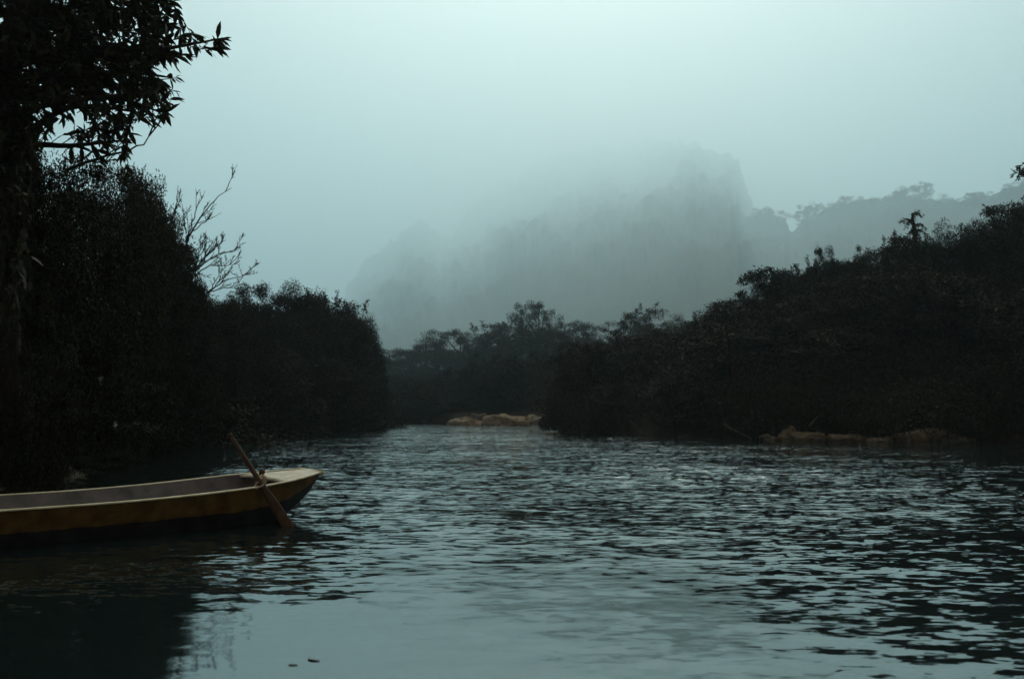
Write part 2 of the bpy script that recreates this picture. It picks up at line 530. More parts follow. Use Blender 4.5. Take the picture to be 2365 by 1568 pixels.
# loose bush of thin bare stems with few leaves
def make_stemmy(seed):
    rr = np.random.default_rng(seed)
    mb = MB(); pts = []
    for k in range(46):
        a0 = rr.random() * 6.28; lean = rr.uniform(.1, .9)
        L = rr.uniform(1.8, 3.8)
        b0 = np.array([rr.normal() * .7, rr.normal() * .7, -.2])
        t = np.linspace(0, 1, 7)[:, None]
        d = np.array([math.cos(a0) * lean, math.sin(a0) * lean, 1.0]); d /= np.linalg.norm(d)
        p = b0 + d * L * t + np.array([math.cos(a0), math.sin(a0), -.6]) * (t ** 2) * rr.uniform(0, 1.2) * lean
        p = p + np.cumsum(rr.normal(size=p.shape) * .05, 0)
        mb.tube(p, np.linspace(.028, .008, 7), 4, cap=False)
        for _ in range(int(rr.integers(12, 60))):
            pts.append(p[rr.integers(2, 7)] + rr.normal(size=3) * .28)
    v, q = leaves(np.array(pts), .16, rr)
    cr = mesh_np("stemmy_crown", v, q); cr.materials.append(M["leaf_warm"])
    st = mb.mesh("stemmy_stems"); st.materials.append(M["twig"])
    return cr, st, 3.8, 2.4


PR["stemmy"] = [make_stemmy(600 + i) for i in range(3)]


def place(kind, idx, loc, sxy, sz, rz, name, label, cat, group=None, tilt=0):
    cr, tr, h, rad = PR[kind][idx % len(PR[kind])]
    e = thing(name, loc, label, cat, group, rz)
    e.scale = (sxy, sxy, sz)
    if tilt: e.rotation_euler = (0, tilt, rz)
    o = bpy.data.objects.new("crown", cr); col.objects.link(o); o.parent = e
    o = bpy.data.objects.new("stems" if kind in ("stemmy", "bush", "near") else "trunk", tr); col.objects.link(o); o.parent = e
    return e


def place_px(kind, idx, px, py_top, depth, width_px, name, label, cat, group=None, rz=None, zmin=-.3):
    """stand a tree on the ground at a given distance so that its top and width are as seen"""
    top = at(px, py_top, depth)
    gz = float(ground_z(np.array([top[0]]), np.array([depth]))[0])
    gz = max(gz, zmin)
    cr, tr, h, rad = PR[kind][idx % len(PR[kind])]
    hh = max(top[2] - gz, .8)
    w = width_px / F * depth / 2
    return place(kind, idx, (top[0], depth, gz - .05), w / rad, hh / h, float(rng.random() * 6.28) if rz is None else rz, name, label, cat, group)


# ------------------------------------------------------------------ right bank
RG = "trees and bushes of the dark right bank"
sky_right = [  # px, top, depth, width, kind, label, category
    (1690, 716, 74, 150, "big", "low spreading tree at the left foot of the right hillside", "tree"),
    (1775, 632, 66, 130, "spiky", "tree at the left end of the right hillside skyline with a branch reaching out", "tree"),
    (1850, 610, 66, 120, "spiky", "tree with small leafy shoots next to the overhanging branch on the right hillside", "tree"),
    (1900, 582, 66, 62, "big", "small round tree standing proud of the right hillside skyline", "tree"),
    (1965, 588, 65, 90, "big", "bushy tree just right of the small round tree on the right skyline", "tree"),
    (1990, 574, 66, 42, "tall", "slim upright tree between bushy crowns on the right hillside skyline", "tree"),
    (2050, 558, 64, 130, "big", "broad crown left of the dead palm on the right hillside", "tree"),
    (2125, 534, 63, 110, "big", "dark crown around the foot of the dead palm on the right hillside", "tree"),
    (2098, 556, 60, 120, "spiky", "bushy crown in front of the dead palm's trunk on the right skyline", "tree"),
    (2185, 552, 62, 90, "bush", "low bush in the dip right of the dead palm on the skyline", "bush"),
    (2225, 494, 60, 100, "big", "rounded dark crown just right of the dip in the right skyline", "tree"),
    (2290, 492, 58, 120, "big", "dark crown between the rounded crown and the right edge of the picture", "tree"),
    (2350, 456, 56, 140, "tall", "tallest dark tree at the right edge of the picture", "tree"),
    (2430, 430, 52, 160, "big", "dark tree cut off by the right edge of the picture", "tree"),
]
hill_body = [(1830, 640, 70, 240), (1930, 616, 70, 250), (2030, 588, 69, 250), (2115, 562, 67, 200), (2195, 566, 66, 200), (2275, 512, 62, 220), (2350, 484, 60, 240), (2430, 452, 56, 260)]
hill_lab = ["under the overhanging branch", "under the small round tree", "left of the dead palm", "right under the dead palm", "filling the dip beside the dead palm", "under the rounded crown right of the dip", "under the tallest tree at the right edge", "outermost at the right edge"]
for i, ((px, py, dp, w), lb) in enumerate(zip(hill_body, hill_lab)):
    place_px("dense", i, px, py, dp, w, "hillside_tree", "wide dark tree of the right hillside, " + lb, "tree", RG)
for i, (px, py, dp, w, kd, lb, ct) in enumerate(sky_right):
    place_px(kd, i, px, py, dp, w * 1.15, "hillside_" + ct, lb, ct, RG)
# slope filler
def zone_right(px, d):
    side = ["at the left end of the right bank", "left of the fallen branch on the right bank", "behind the fallen branch on the right bank", "above the rough tan rock on the right bank",
            "above the low flat rock on the right bank", "above the long tan slab on the right bank", "near the right edge of the picture"][int(np.digitize(px, [1450, 1650, 1790, 1920, 2040, 2200]))]
    return ("down by the water " if d < 2.5 else "partway up " if d < 10 else "high ") + side


k = 0
fr = np.random.default_rng(77)
tries = 0
while k < 150 and tries < 6000:
    tries += 1
    px = fr.uniform(1270, 2480); dp = fr.uniform(45, 74)
    X = (px - CX) / F * dp
    d = float(land_dist(np.array([X]), np.array([dp]))[0])
    if d < -.4 or d > 24: continue
    lim = np.interp(px, [1270, 1400, 1500, 1650, 1720, 1760, 1900, 2100, 2200, 2365, 2480], [800, 762, 742, 728, 690, 650, 612, 560, 565, 490, 470])
    gz = float(ground_z(np.array([X]), np.array([dp]))[0])
    low = d < 2.2
    kd = "stemmy" if (low and fr.random() < .6) or fr.random() < .2 else ("bush" if fr.random() < .65 else "tree")
    hh = fr.uniform(2.0, 4.5) if kd != "tree" else fr.uniform(4, 7)
    top_lim = CAMH + (at(px, lim, dp)[2] - CAMH) - .1
    hh = min(hh, top_lim - gz)
    if hh < 1.2: continue
    cr, tr, h, rad = PR[kd][k % len(PR[kd])]
    lab = {"stemmy": "thin-stemmed shrub ", "bush": "dense dark bush ", "tree": "dark leafy tree "}[kd] + zone_right(px, d)
    place(kd, k, (X, dp, gz - .1), fr.uniform(.8, 1.25) * (1.0 if kd != "tree" else hh / 9 + .2), hh / h, fr.random() * 6.28,
          {"stemmy": "riverside_shrub", "bush": "thicket_bush", "tree": "thicket_tree"}[kd], lab,
          "tree" if kd == "tree" else "bush", {"stemmy": "thin shrubs", "bush": "dense bushes", "tree": "leafy trees"}[kd] + " of the right bank thicket")
    k += 1

# ------------------------------------------------------------------ trees in the middle distance
mid = [
    (905, 800, 118, 100, "big", "faint low tree at the left of the misty trees behind the river bend"),
    (985, 770, 121, 120, "big", "misty rounded tree above the gap at the river bend"),
    (1065, 768, 119, 110, "big", "misty tree left of the stepped grove beyond the pale rocks"),
    (1150, 744, 117, 110, "spiky", "misty tree on the left shoulder of the grove beyond the pale rocks"),
    (1190, 730, 116, 90, "big", "misty crown just left of the tallest tree of the middle grove"),
    (1242, 704, 116, 84, "big", "tallest tree of the misty grove beyond the pale rocks"),
    (1310, 735, 114, 110, "big", "broad misty crown right of the tallest tree of the middle grove"),
    (1365, 768, 108, 100, "big", "lower misty crown in the dip of the middle grove"),
    (1440, 735, 104, 90, "big", "misty tree right of the dip in the middle grove"),
    (1490, 712, 102, 90, "spiky", "misty tree with a ragged top right of the dip in the middle grove"),
    (1560, 728, 96, 110, "big", "ragged misty tree beside the left foot of the right hillside"),
    (1630, 730, 88, 100, "spiky", "loose tree just left of the right hillside with sky showing through it"),
]
for i, (px, py, dp, w, kd, lb) in enumerate(mid):
    dp = dp * float(np.interp(px, [900, 1250, 1400, 1640], [2.1, 1.7, 1.5, 1.15]))
    place_px(kd, i + 1, px, py, dp, w * 1.3, "grove_tree", lb, "tree", "misty trees of the middle grove")
mid_fill = [(930, 830, 121, 150), (1010, 800, 123, 170), (1090, 790, 121, 170), (1160, 772, 120, 160), (1240, 750, 119, 170), (1310, 765, 118, 150), (1400, 790, 108, 170), (1480, 752, 105, 160), (1560, 762, 98, 170), (1640, 752, 88, 160), (1340, 830, 92, 160), (1430, 820, 84, 170), (1530, 800, 80, 180)]
for i, (px, py, dp, w) in enumerate(mid_fill):
    if i < 10: dp = dp * float(np.interp(px, [900, 1250, 1400, 1640], [1.9, 1.55, 1.35, 1.1]))
    lb = "full rounded crown " + ["at the left end of the misty grove", "above the gap at the bend", "left of the misty grove's shoulder", "on the misty grove's left shoulder", "in front of the misty grove's tallest tree", "right of the misty grove's tallest tree",
          "in the dip of the misty grove", "right of the misty grove's dip", "near the right end of the misty grove", "touching the foot of the right hillside", "low at the bank below the tallest grove tree", "low at the bank below the grove's dip", "low at the bank near the right hillside"][i]
    place_px("big", i, px, py, dp, w * 1.1, "grove_body_tree", lb, "tree", "trees filling the middle grove")
for i, (px, py, dp, w) in enumerate(((872, 880, 127, 90), (915, 866, 131, 90), (955, 876, 129, 90), (1000, 862, 133, 100), (1050, 872, 130, 90))):
    place_px("dense", i, px, py, dp, w, "far_bank_bush", "tall dark bush " + ["just past the tip of the left bank", "left of the gap at the river bend", "in the gap at the river bend", "right of the gap at the river bend", "behind the left end of the rock ledge"][i], "bush", "bushes along the far bank")
for i in range(80):
    px = fr.uniform(860, 1640)
    dp = fr.uniform(112.5, 122) if px < 1330 else fr.uniform(66, 100)
    lim = np.interp(px, [860, 1000, 1150, 1250, 1370, 1450, 1640], [880, 830, 790, 770, 800, 780, 760]) + fr.uniform(0, 110)
    X = (px - CX) / F * dp
    if float(land_dist(np.array([X]), np.array([dp]))[0]) < .3: continue
    lab = "dark rounded bush " + ["under the low trees left of the pale rocks", "behind the large pale boulder by the bend", "behind the long ochre rock by the bend", "right of the ochre rocks at the middle bank",
            "below the dip of the middle grove", "where the middle grove meets the right hillside"][int(np.digitize(px, [1030, 1130, 1230, 1350, 1480]))]
    place_px("bush", i, px, lim, dp, fr.uniform(90, 150), "far_bank_bush", lab, "bush", "bushes along the far bank")

# ------------------------------------------------------------------ left bank
LG = "trees of the left bank"
left_far = [
    (580, 668, 60, 130, "dense", "small dome-topped tree beside the notch in the left skyline", "tree"),
    (545, 690, 54, 110, "dense", "low bush on the left skyline under the bare twigs", "bush"),
    (635, 722, 64, 90, "dense", "low crown filling the notch between the two left bank domes", "tree"),
    (684, 664, 70, 150, "dense", "tall round-topped tree right of the notch in the left skyline", "tree"),
    (768, 684, 77, 150, "spiky", "left bank tree with a pointed shoot on its crown", "tree"),
    (815, 722, 82, 110, "dense", "left bank tree sloping down to the river bend", "tree"),
    (850, 800, 87, 80, "dense", "last low tree of the left bank overhanging the river bend", "tree"),
]
left_fill = [(560, 708, 63, 190), (640, 732, 67, 210), (700, 690, 73, 200), (755, 704, 78, 200), (806, 738, 82, 170), (832, 796, 86, 120), (862, 868, 90, 80), (600, 800, 60, 220), (700, 800, 70, 240), (780, 830, 76, 190)]
for i, (px, py, dp, w) in enumerate(left_fill):
    lb = "full leafy tree " + ["behind the dome-topped tree on the left bank", "under the notch in the left skyline", "behind the round-topped tree right of the notch", "under the pointed shoot of the left bank", "on the slope falling to the bend", "second last before the left bank ends at the bend",
          "at the very tip of the left bank", "low below the dome-topped tree", "low below the notch of the left bank", "low below the tree with the pointed shoot"][i]
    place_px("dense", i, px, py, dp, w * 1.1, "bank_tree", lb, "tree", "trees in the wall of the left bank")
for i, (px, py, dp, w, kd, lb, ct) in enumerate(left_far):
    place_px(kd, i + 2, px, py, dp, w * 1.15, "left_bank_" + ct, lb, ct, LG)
lim_x = [-60, 60, 150, 250, 300, 345, 375, 400, 425, 450, 470, 500, 545, 640, 770, 840, 885]
lim_y = [300, 350, 385, 400, 420, 408, 435, 485, 545, 600, 640, 685, 705, 740, 720, 800, 920]
left_mass = [(-40, 330, 17, 300), (45, 345, 18, 260), (150, 376, 20, 260), (232, 402, 26, 210), (298, 412, 30, 190), (335, 424, 31.5, 150), (346, 462, 33, 170), (370, 510, 34.5, 160), (392, 570, 36.5, 150),
             (414, 622, 38.5, 150), (440, 668, 41, 150), (482, 692, 45, 140), (522, 704, 49, 120)]
for i, (px, py, dp, w) in enumerate(left_mass):
    X = at(px, py, dp)[0]
    lb = ["black bush cut off by the left edge of the picture", "wide black bush at the left edge beneath the overhanging tree", "black bush under the trunk of the overhanging tree",
          "bush just right of the overhanging tree's lower twigs", "dark bush with leafy tufts on the left skyline",
          "bush at the shoulder where the left skyline starts to fall", "steep bush on the falling left skyline beside the upright twigs",
          "bush behind the long bare branch on the left", "bush at the root of the fanning bare twigs on the left",
          "low bush under the fanning bare twigs on the left", "dark bush under the lowest twigs of the left skyline", "last low bush left of the dome-topped tree", "small bush at the foot of the falling left skyline"][i]
    place_px("dense", i, px, py + 4, dp, w * 1.25, "bank_bush", lb, "bush", LG)
k = 0; tries = 0
while k < 110 and tries < 6000:
    tries += 1
    px = fr.uniform(-40, 880)
    dp = fr.uniform(15, 48) if px < 520 else fr.uniform(45, 90)
    X = (px - CX) / F * dp
    d = float(land_dist(np.array([X]), np.array([dp]))[0])
    if d < -.9 or d > 14 or (dp < 40 and d < 1.2): continue
    gz = float(ground_z(np.array([X]), np.array([dp]))[0])
    lim = np.interp(px, lim_x, lim_y) + 40
    hh = min(fr.uniform(2.2, 5.0), at(px, lim, dp)[2] - gz)
    if hh < 1.0: continue
    kd = "near" if dp < 36 else "bush"
    if d < 2 and fr.random() < .3: kd = "stemmy"
    cr, tr, h, rad = PR[kd][k % len(PR[kd])]
    lab = {"near": "black bush ", "bush": "dark bush ", "stemmy": "thin-stemmed shrub "}[kd] + ("at the water " if d < 2.5 else "up the bank ") + \
          ["behind the boat's stern at the left edge", "behind the middle of the boat", "behind the oar's upper end", "left of the dome-topped tree", "below the notch in the left skyline", "below the pointed shoot near the bend"][int(np.digitize(px, [160, 380, 520, 620, 740]))]
    place(kd, k, (X, dp, max(gz, -.1) - .1), fr.uniform(.6, .95) if dp < 36 else fr.uniform(.8, 1.25), hh / h, fr.random() * 6.28,
          {"near": "shade_bush", "bush": "thicket_bush", "stemmy": "riverside_shrub"}[kd], lab, "bush", {"near": "black bushes", "bush": "dark bushes", "stemmy": "thin shrubs"}[kd] + " of the left bank thicket")
    k += 1
for px, py, dp, w, lb in ((-8, 470, 14.9, 210, "leafy bush hiding the foot of the overhanging tree's trunk"), (70, 600, 15.4, 180, "black bush just behind the boat below the overhanging tree"),
                          (180, 985, 23.6, 150, "low black bush at the shaded waterline behind the boat"), (95, 985, 19.3, 190, "low black bush at the shaded waterline near the boat's stern"), (262, 955, 26.2, 110, "low black bush under the small pinkish scrap")):
    place_px("near", 1, px, py, dp, w * 1.2, "shade_bush", lb, "bush", LG)

# ------------------------------------------------------------------ trees on the far ridge
ridge_t = [(1780, 478, 2000, 70), (1860, 470, 1830, 50), (1884, 462, 1800, 34), (1945, 458, 1640, 80), (2010, 452, 1570, 70), (2060, 446, 1520, 60), (2095, 428, 1480, 84),
           (2135, 416, 1450, 36), (2175, 446, 1430, 70), (2235, 448, 1400, 60), (2265, 436, 1390, 44), (2325, 422, 1340, 66), (2362, 412, 1320, 60)]
ridge_l = ["hazy round tree beside the mountain's foot at the left of the far ridge", "hazy spreading tree right of the notch in the far ridge",
           "thin hazy tree rising above its neighbour by the ridge notch", "broad hazy crown left of centre on the far ridge", "hazy crown left of the ridge's highest clump",
           "low hazy crown next to the ridge's highest clump", "broad hazy crown forming the ridge's highest clump", "slender hazy tree poking above the ridge's highest clump",
           "hazy crown sloping down right of the highest clump", "hazy flat crown above the dead palm's right side", "small pointed hazy tree on the far ridge",
           "large hazy crown near the right edge on the far ridge", "hazy crown cut by the right edge on the far ridge"]
for i, ((px, py, dp, w), lb) in enumerate(zip(ridge_t, ridge_l)):
    dp = float(np.interp(px, [1690, 1900, 2365, 2800], [4600, 3800, 3000, 2800])) * .97
    top = at(px, py + 4, dp)
    kd = "tall" if w < 0 else "big"
    cr, tr, h, rad = PR[kd][i % len(PR[kd])]
    wid = w / F * dp / 2
    hgt = wid * 2.4
    place(kd, i, (top[0], dp, top[2] - hgt), wid / rad * 1.1, hgt / h, fr.random() * 6.28, "ridge_tree", lb, "tree", "trees on the far ridge")

# ------------------------------------------------------------------ dead palm and overhanging branch on the right skyline
b0 = at(2108, 575, 61); b1 = at(2112, 492, 61)
dp_ = thing("dead_palm", tuple(b0), "dead broken palm with drooping fronds on the right hillside skyline", "palm")
mb = MB()
tt = np.linspace(0, 1, 8)[:, None]
path = (b1 - b0) * tt + np.array([.12, 0, 0]) * np.sin(tt * 5)
path[0, 2] -= 2.5
mb.tube(path, np.linspace(.20, .07, 8), 8)
obj("trunk", mb.mesh("palm_trunk"), M["bark"], dp_)
pr = np.random.default_rng(9)
for (ex, ey), s in (((2082, 512), .7), ((2092, 522), .75), ((2138, 528), .62), ((2126, 500), .95), ((2100, 545), .5), ((2142, 545), .5), ((2122, 545), .45)):
    e_ = at(ex, ey, 61) - b0; s0 = path[0] * 0 + (b1 - b0) * s
    m_ = (s0 + e_) / 2 + np.array([0, 0, .45])
    p = (1 - tt) ** 2 * s0 + 2 * tt * (1 - tt) * m_ + tt ** 2 * e_
    mf = MB(); mf.tube(p, np.linspace(.06, .02, 8), 4)
    c = np.repeat(p, 9, 0) + pr.normal(size=(len(p) * 9, 3)) * .05
    v, q = leaves(c, .26, pr, droop=1.2, aspect=.2)
    mf.add(v, q)
    obj("frond", mf.mesh("palm_frond"), M["leaf"], dp_)
ob0 = at(1800, 640, 65.5)
ob = thing("overhanging_branch", tuple(ob0), "leafy branch reaching left from the end of the right skyline", "branch")
wp = np.array([at(a_, b_, 65.5) for a_, b_ in ((1800, 640), (1775, 622), (1750, 632), (1728, 642), (1716, 650))]) - ob0
pp = np.array([np.interp(np.linspace(0, 4, 14), range(5), wp[:, i]) for i in range(3)]).T
mb = MB(); mb.tube(pp, np.linspace(.09, .02, 14), 5)
obj("bough", mb.mesh("branch_bough"), M["bark"], ob)
c = np.repeat(pp, 34, 0) + pr.normal(size=(len(pp) * 34, 3)) * np.array([.2, .2, .15])
v, q = leaves(c, .22, pr); obj("foliage", mesh_np("branch_foliage", v, q), M["leaf"], ob)

sb = at(2470, 960, 40); sb[2] = 2.0
sl_ = thing("leaning_sapling", tuple(sb), "thin sapling whose leafy tip pokes in at the right edge of the picture", "tree")
wp = np.array([sb, at(2465, 700, 40), at(2445, 480, 40), at(2405, 392, 40), at(2352, 398, 40)]) - sb
pp = np.array([np.interp(np.linspace(0, 4, 18), range(5), wp[:, i]) for i in range(3)]).T
mb = MB(); mb.tube(pp, np.linspace(.09, .015, 18), 6); obj("trunk", mb.mesh("sapling_trunk"), M["bark"], sl_)
c = np.repeat(pp[9:], 40, 0) + pr.normal(size=(len(pp[9:]) * 40, 3)) * .13
v, q = leaves(c, .2, pr); obj("crown", mesh_np("sapling_crown", v, q), M["leaf"], sl_)

# ------------------------------------------------------------------ overhanging tree at the upper left
K = 1.22                        # the tree stands on the bank behind the boat
tr0 = np.array([-7.9, 15.4, .4])
lt = thing("overhanging_tree", tuple(tr0), "big leafy tree overhanging the water at the upper left", "tree")
def path_px(pts, n=14, dep=None):
    w = np.array([at(p[0], p[1], p[2] * K) for p in pts]) - tr0
    f = np.linspace(0, len(w) - 1, n)
    # smooth interpolation through the points
    out = np.array([np.interp(f, range(len(w)), w[:, i]) for i in range(3)]).T
    for _ in range(2): out[1:-1] = (out[:-2] + 2 * out[1:-1] + out[2:]) / 4
    return out
mb = MB()
trunk_p = path_px([(20, 1110, 12.7), (10, 900, 12.6), (10, 600, 12.5), (6, 400, 12.6), (18, 230, 12.6), (30, 80, 12.6), (60, -150, 12.6), (90, -330, 12.7)], 26)
mb.tube(trunk_p, np.linspace(.26, .13, 26), 10)
obj("trunk", mb.mesh("big_trunk"), M["bark"], lt)
limb_paths = [path_px(p) for p in (
    [(30, 310, 12.6), (58, 251, 12.4), (141, 236, 12.2), (226, 226, 12.1), (302, 219, 12.0), (370, 205, 12.0)],
    [(25, 330, 12.6), (73, 299, 12.4), (118, 266, 12.3), (180, 240, 12.1), (260, 250, 12.0), (330, 262, 12.0)],
    [(20, 240, 12.6), (141, 186, 12.4), (239, 166, 12.2), (330, 170, 12.1), (395, 180, 12.0)],
    [(26, 160, 12.6), (140, 110, 12.5), (260, 110, 12.2), (360, 118, 12.1), (430, 105, 12.0), (500, 92, 12.0)],
    [(30, 80, 12.6), (120, 20, 12.6), (240, 10, 12.4), (340, 40, 12.3), (390, 55, 12.2)],
    [(40, -20, 12.6), (150, -80, 12.6), (290, -60, 12.5), (390, 0, 12.4)],
    [(55, -120, 12.6), (180, -200, 12.8), (320, -180, 12.8)],
    [(20, 360, 12.6), (70, 330, 12.9), (150, 340, 12.8), (230, 330, 12.6), (285, 325, 12.5)],
    [(10, 200, 12.6), (-60, 120, 12.6), (-150, 60, 12.4)],
    [(30, 100, 12.6), (90, 60, 13.6), (200, 60, 14.2), (330, 80, 14.4)],
    [(20, 200, 12.6), (100, 160, 13.4), (210, 130, 14.0), (340, 140, 14.2)],
)]
mbl = MB()
for p in limb_paths: mbl.tube(p, np.linspace(.065, .012, len(p)), 6)
obj("limbs", mbl.mesh("big_limbs"), M["bark"], lt)
allp = np.concatenate(limb_paths)
def inpoly(x, y, poly):
    c = False; n = len(poly)
    for i in range(n):
        (x0, y0), (x1, y1) = poly[i], poly[(i + 1) % n]
        if (y0 > y) != (y1 > y) and x < (x1 - x0) * (y - y0) / (y1 - y0) + x0: c = not c
    return c
POLY = [(-180, -260), (330, -260), (395, -60), (392, 10), (396, 60), (368, 82), (430, 84), (470, 92), (430, 128), (372, 142), (362, 178), (392, 190), (372, 240), (318, 258), (296, 300), (236, 322), (130, 300), (80, 285), (66, 400), (20, 440), (-180, 440)]
lr = np.random.default_rng(15)
ends = [(513, 95, 12), (500, 108, 12), (482, 122, 12), (455, 84, 12), (440, 132, 12), (408, 178, 12), (412, 212, 12), (398, 228, 12), (386, 262, 12), (362, 268, 12), (345, 280, 12), (402, 62, 12.2),
        (398, 30, 12.3), (401, 4, 12.4), (302, 308, 12), (290, 382, 12.3), (286, 332, 12.2), (268, 300, 12.2), (300, 345, 12.3), (250, 330, 12.4), (200, 345, 12.6), (230, 365, 12.6)]
while len(ends) < 1650:
    x, y = lr.uniform(-180, 480), lr.uniform(-260, 440)
    if not inpoly(x, y, POLY): continue
    if 60 < x < 300 and 225 < y < 300 and lr.random() < .3: continue
    if 90 < x < 330 and -260 < y < 60 or lr.random() < .8:
        ends.append((x, y, lr.choice([12.0, 12.4, 13.2, 14.0]) + lr.uniform(-.4, .4)))
for _ in range(150):                      # leafy creepers that wrap the trunk
    ends.append((lr.uniform(-70, 75), lr.uniform(240, 760), lr.uniform(11.8, 12.3)))
mbt = MB(); LV = []; LQ = []; ln = 0
def shaped_leaves(base, dirs, L, rr):
    """pointed leaves with a raised rib and a downward curve: 2 rows of quads"""
    n = len(base)
    side = np.cross(dirs, np.array([0, 0, 1.0]) + rr.normal(size=(n, 3)) * .6); side /= np.linalg.norm(side, axis=1)[:, None] + 1e-9
    up = np.cross(side, dirs)
    L = L[:, None]
    rows = []
    for t, w, dz in ((0, .02, 0), (.33, .15, .03), (.68, .125, -.01), (1.0, .005, -.12)):
        c_ = base + dirs * L * t + up * L * dz
        rows += [c_ + side * L * w, c_ - side * L * w]
    v = np.stack(rows, 1).reshape(-1, 3)
    q = np.array([[0, 1, 3, 2], [2, 3, 5, 4], [4, 5, 7, 6]])
    return v, (q[None] + (np.arange(n) * 8)[:, None, None]).reshape(-1, 4)
for (x, y, d) in ends:
    e_ = at(x, y, d * K) - tr0
    dist = ((allp - e_) ** 2 * np.array([1, 1, 1.0])).sum(1) + (allp[:, 0] > e_[0]) * .5
    s0 = allp[np.argmin(dist)]
    vec = e_ - s0
    if np.linalg.norm(vec) < .25: s0 = e_ - np.array([.3, 0, .05]) * lr.uniform(.6, 1.2)
    if np.linalg.norm(e_ - s0) > 1.1: s0 = e_ + (s0 - e_) * 1.1 / np.linalg.norm(e_ - s0)
    t = np.linspace(0, 1, 8)[:, None]
    m_ = (s0 + e_) / 2 + lr.normal(size=3) * .08 + np.array([0, 0, .07])
    p = (1 - t) ** 2 * s0 + 2 * t * (1 - t) * m_ + t ** 2 * e_
    mbt.tube(p, np.linspace(.010, .003, 8), 4, cap=False)
    nl = int(lr.integers(9, 19))
    f = np.sort(lr.uniform(.15, 1, nl)) * 7
    base = np.array([np.interp(f, range(8), p[:, i]) for i in range(3)]).T
    tan = (p[-1] - p[0]) / (np.linalg.norm(p[-1] - p[0]) + 1e-9)
    dirs = tan * .8 + lr.normal(size=(nl, 3)) * .48 + np.array([0, 0, -.5]) * lr.uniform(.3, 1.3, (nl, 1))
    dirs /= np.linalg.norm(dirs, axis=1)[:, None]
    v, q = shaped_leaves(base, dirs, lr.uniform(.08, .27, nl), lr)
    LV.append(v); LQ.append(q + ln); ln += len(v)
obj("twigs", mbt.mesh("big_twigs"), M["twig"], lt)
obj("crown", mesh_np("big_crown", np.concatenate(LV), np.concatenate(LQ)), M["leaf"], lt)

# ------------------------------------------------------------------ bare shrubs on the left skyline
def bare_shrub(stems, depth, label, seed, spread=1.0, name="bare_shrub"):
    rr = np.random.default_rng(seed)
    root = at(stems[0][0][0], stems[0][0][1], depth)
    e = thing(name, tuple(root), label, "shrub", "bare twiggy shrubs of the left bank")
    sc_ = depth / F
    for st in stems:
        w = np.array([at(a_, b_, depth) for a_, b_ in st]) - root
        f = np.linspace(0, len(w) - 1, 12)
        p = np.array([np.interp(f, range(len(w)), w[:, i]) for i in range(3)]).T
        for _ in range(2): p[1:-1] = (p[:-2] + 2 * p[1:-1] + p[2:]) / 4
        p[1:] += rr.normal(size=(11, 3)) * .02
        mb = MB()
        L = np.linalg.norm(p[-1] - p[0])
        mb.tube(p, np.linspace(.014 + .010 * L, .008, 12), 5)
        def grow(p, lvl, r0):
            n = 5 if lvl == 0 else 3
            LL = np.linalg.norm(p[-1] - p[0])
            for _ in range(int(n * spread)):
                i = rr.integers(2, len(p) - 1)
                tdir = p[min(i + 1, len(p) - 1)] - p[i - 1]; tdir /= np.linalg.norm(tdir) + 1e-9
                d = tdir * .8 + rr.normal(size=3) * np.array([.55, .4, .55]) + np.array([.15, 0, .3]); d /= np.linalg.norm(d)
                l = LL * rr.uniform(.14, .36)
                t = np.linspace(0, 1, 6)[:, None]
                q = p[i] + d * l * t + np.array([0, 0, .25 * l]) * t ** 2 + np.cumsum(rr.normal(size=(6, 3)) * .012 * l, 0)
                q[0] = p[i]
                mb.tube(q, np.linspace(max(r0 * .5, .008), .006, 6), 4, cap=False)
                if lvl < 2 and l > .15: grow(q, lvl + 1, r0 * .6)
        grow(p, 0, .020 + .006 * L)
        obj("stem", mb.mesh("bare_stem"), M["twig"], e)
    return e


bare_shrub([[(425, 575), (440, 540), (470, 490), (500, 460), (533, 434)], [(428, 560), (442, 520), (455, 480), (462, 458)], [(430, 540), (424, 500), (422, 470)], [(430, 545), (470, 515), (487, 500)]],
           35, "long bare forked branch rising highest beside the left bushes", 1)
bare_shrub([[(440, 640), (460, 611), (490, 575), (503, 545)], [(445, 630), (475, 590), (500, 570), (520, 555)], [(450, 625), (490, 592), (530, 582), (553, 572)], [(440, 612), (470, 580), (480, 550)],
            [(450, 640), (480, 612), (520, 615), (545, 608)], [(445, 625), (465, 580), (462, 545)]], 37, "fan of fine bare twigs below the long forked branch", 2, 1.9)
bare_shrub([[(470, 690), (490, 665), (515, 640), (540, 625)], [(480, 680), (510, 650), (550, 640), (573, 633)], [(485, 672), (505, 640), (515, 612)], [(478, 675), (520, 665), (560, 658)]],
           43, "lowest fan of bare twigs over the small bush on the left", 3, 1.8)
bare_shrub([[(395, 520), (402, 490), (410, 455), (412, 427)], [(398, 500), (412, 470), (418, 440)]], 32.5, "thin upright bare twigs between the bushes and the forked branch", 4, .7)
bare_shrub([[(366, 470), (374, 440), (384, 407)]], 31, "single bare twig sticking up from the left skyline", 5, .4)
bare_shrub([[(318, 440), (325, 410), (337, 380)]], 29.5, "single bare twig near the overhanging tree's lower leaves", 6, .4)
bare_shrub([[(150, 395), (201, 370), (260, 358), (297, 349), (330, 335), (359, 299)], [(180, 372), (230, 345), (260, 330)], [(190, 380), (240, 372), (280, 368)]], 17,
           "thin bare branch curving up under the overhanging tree's leaves", 7, 1.0)

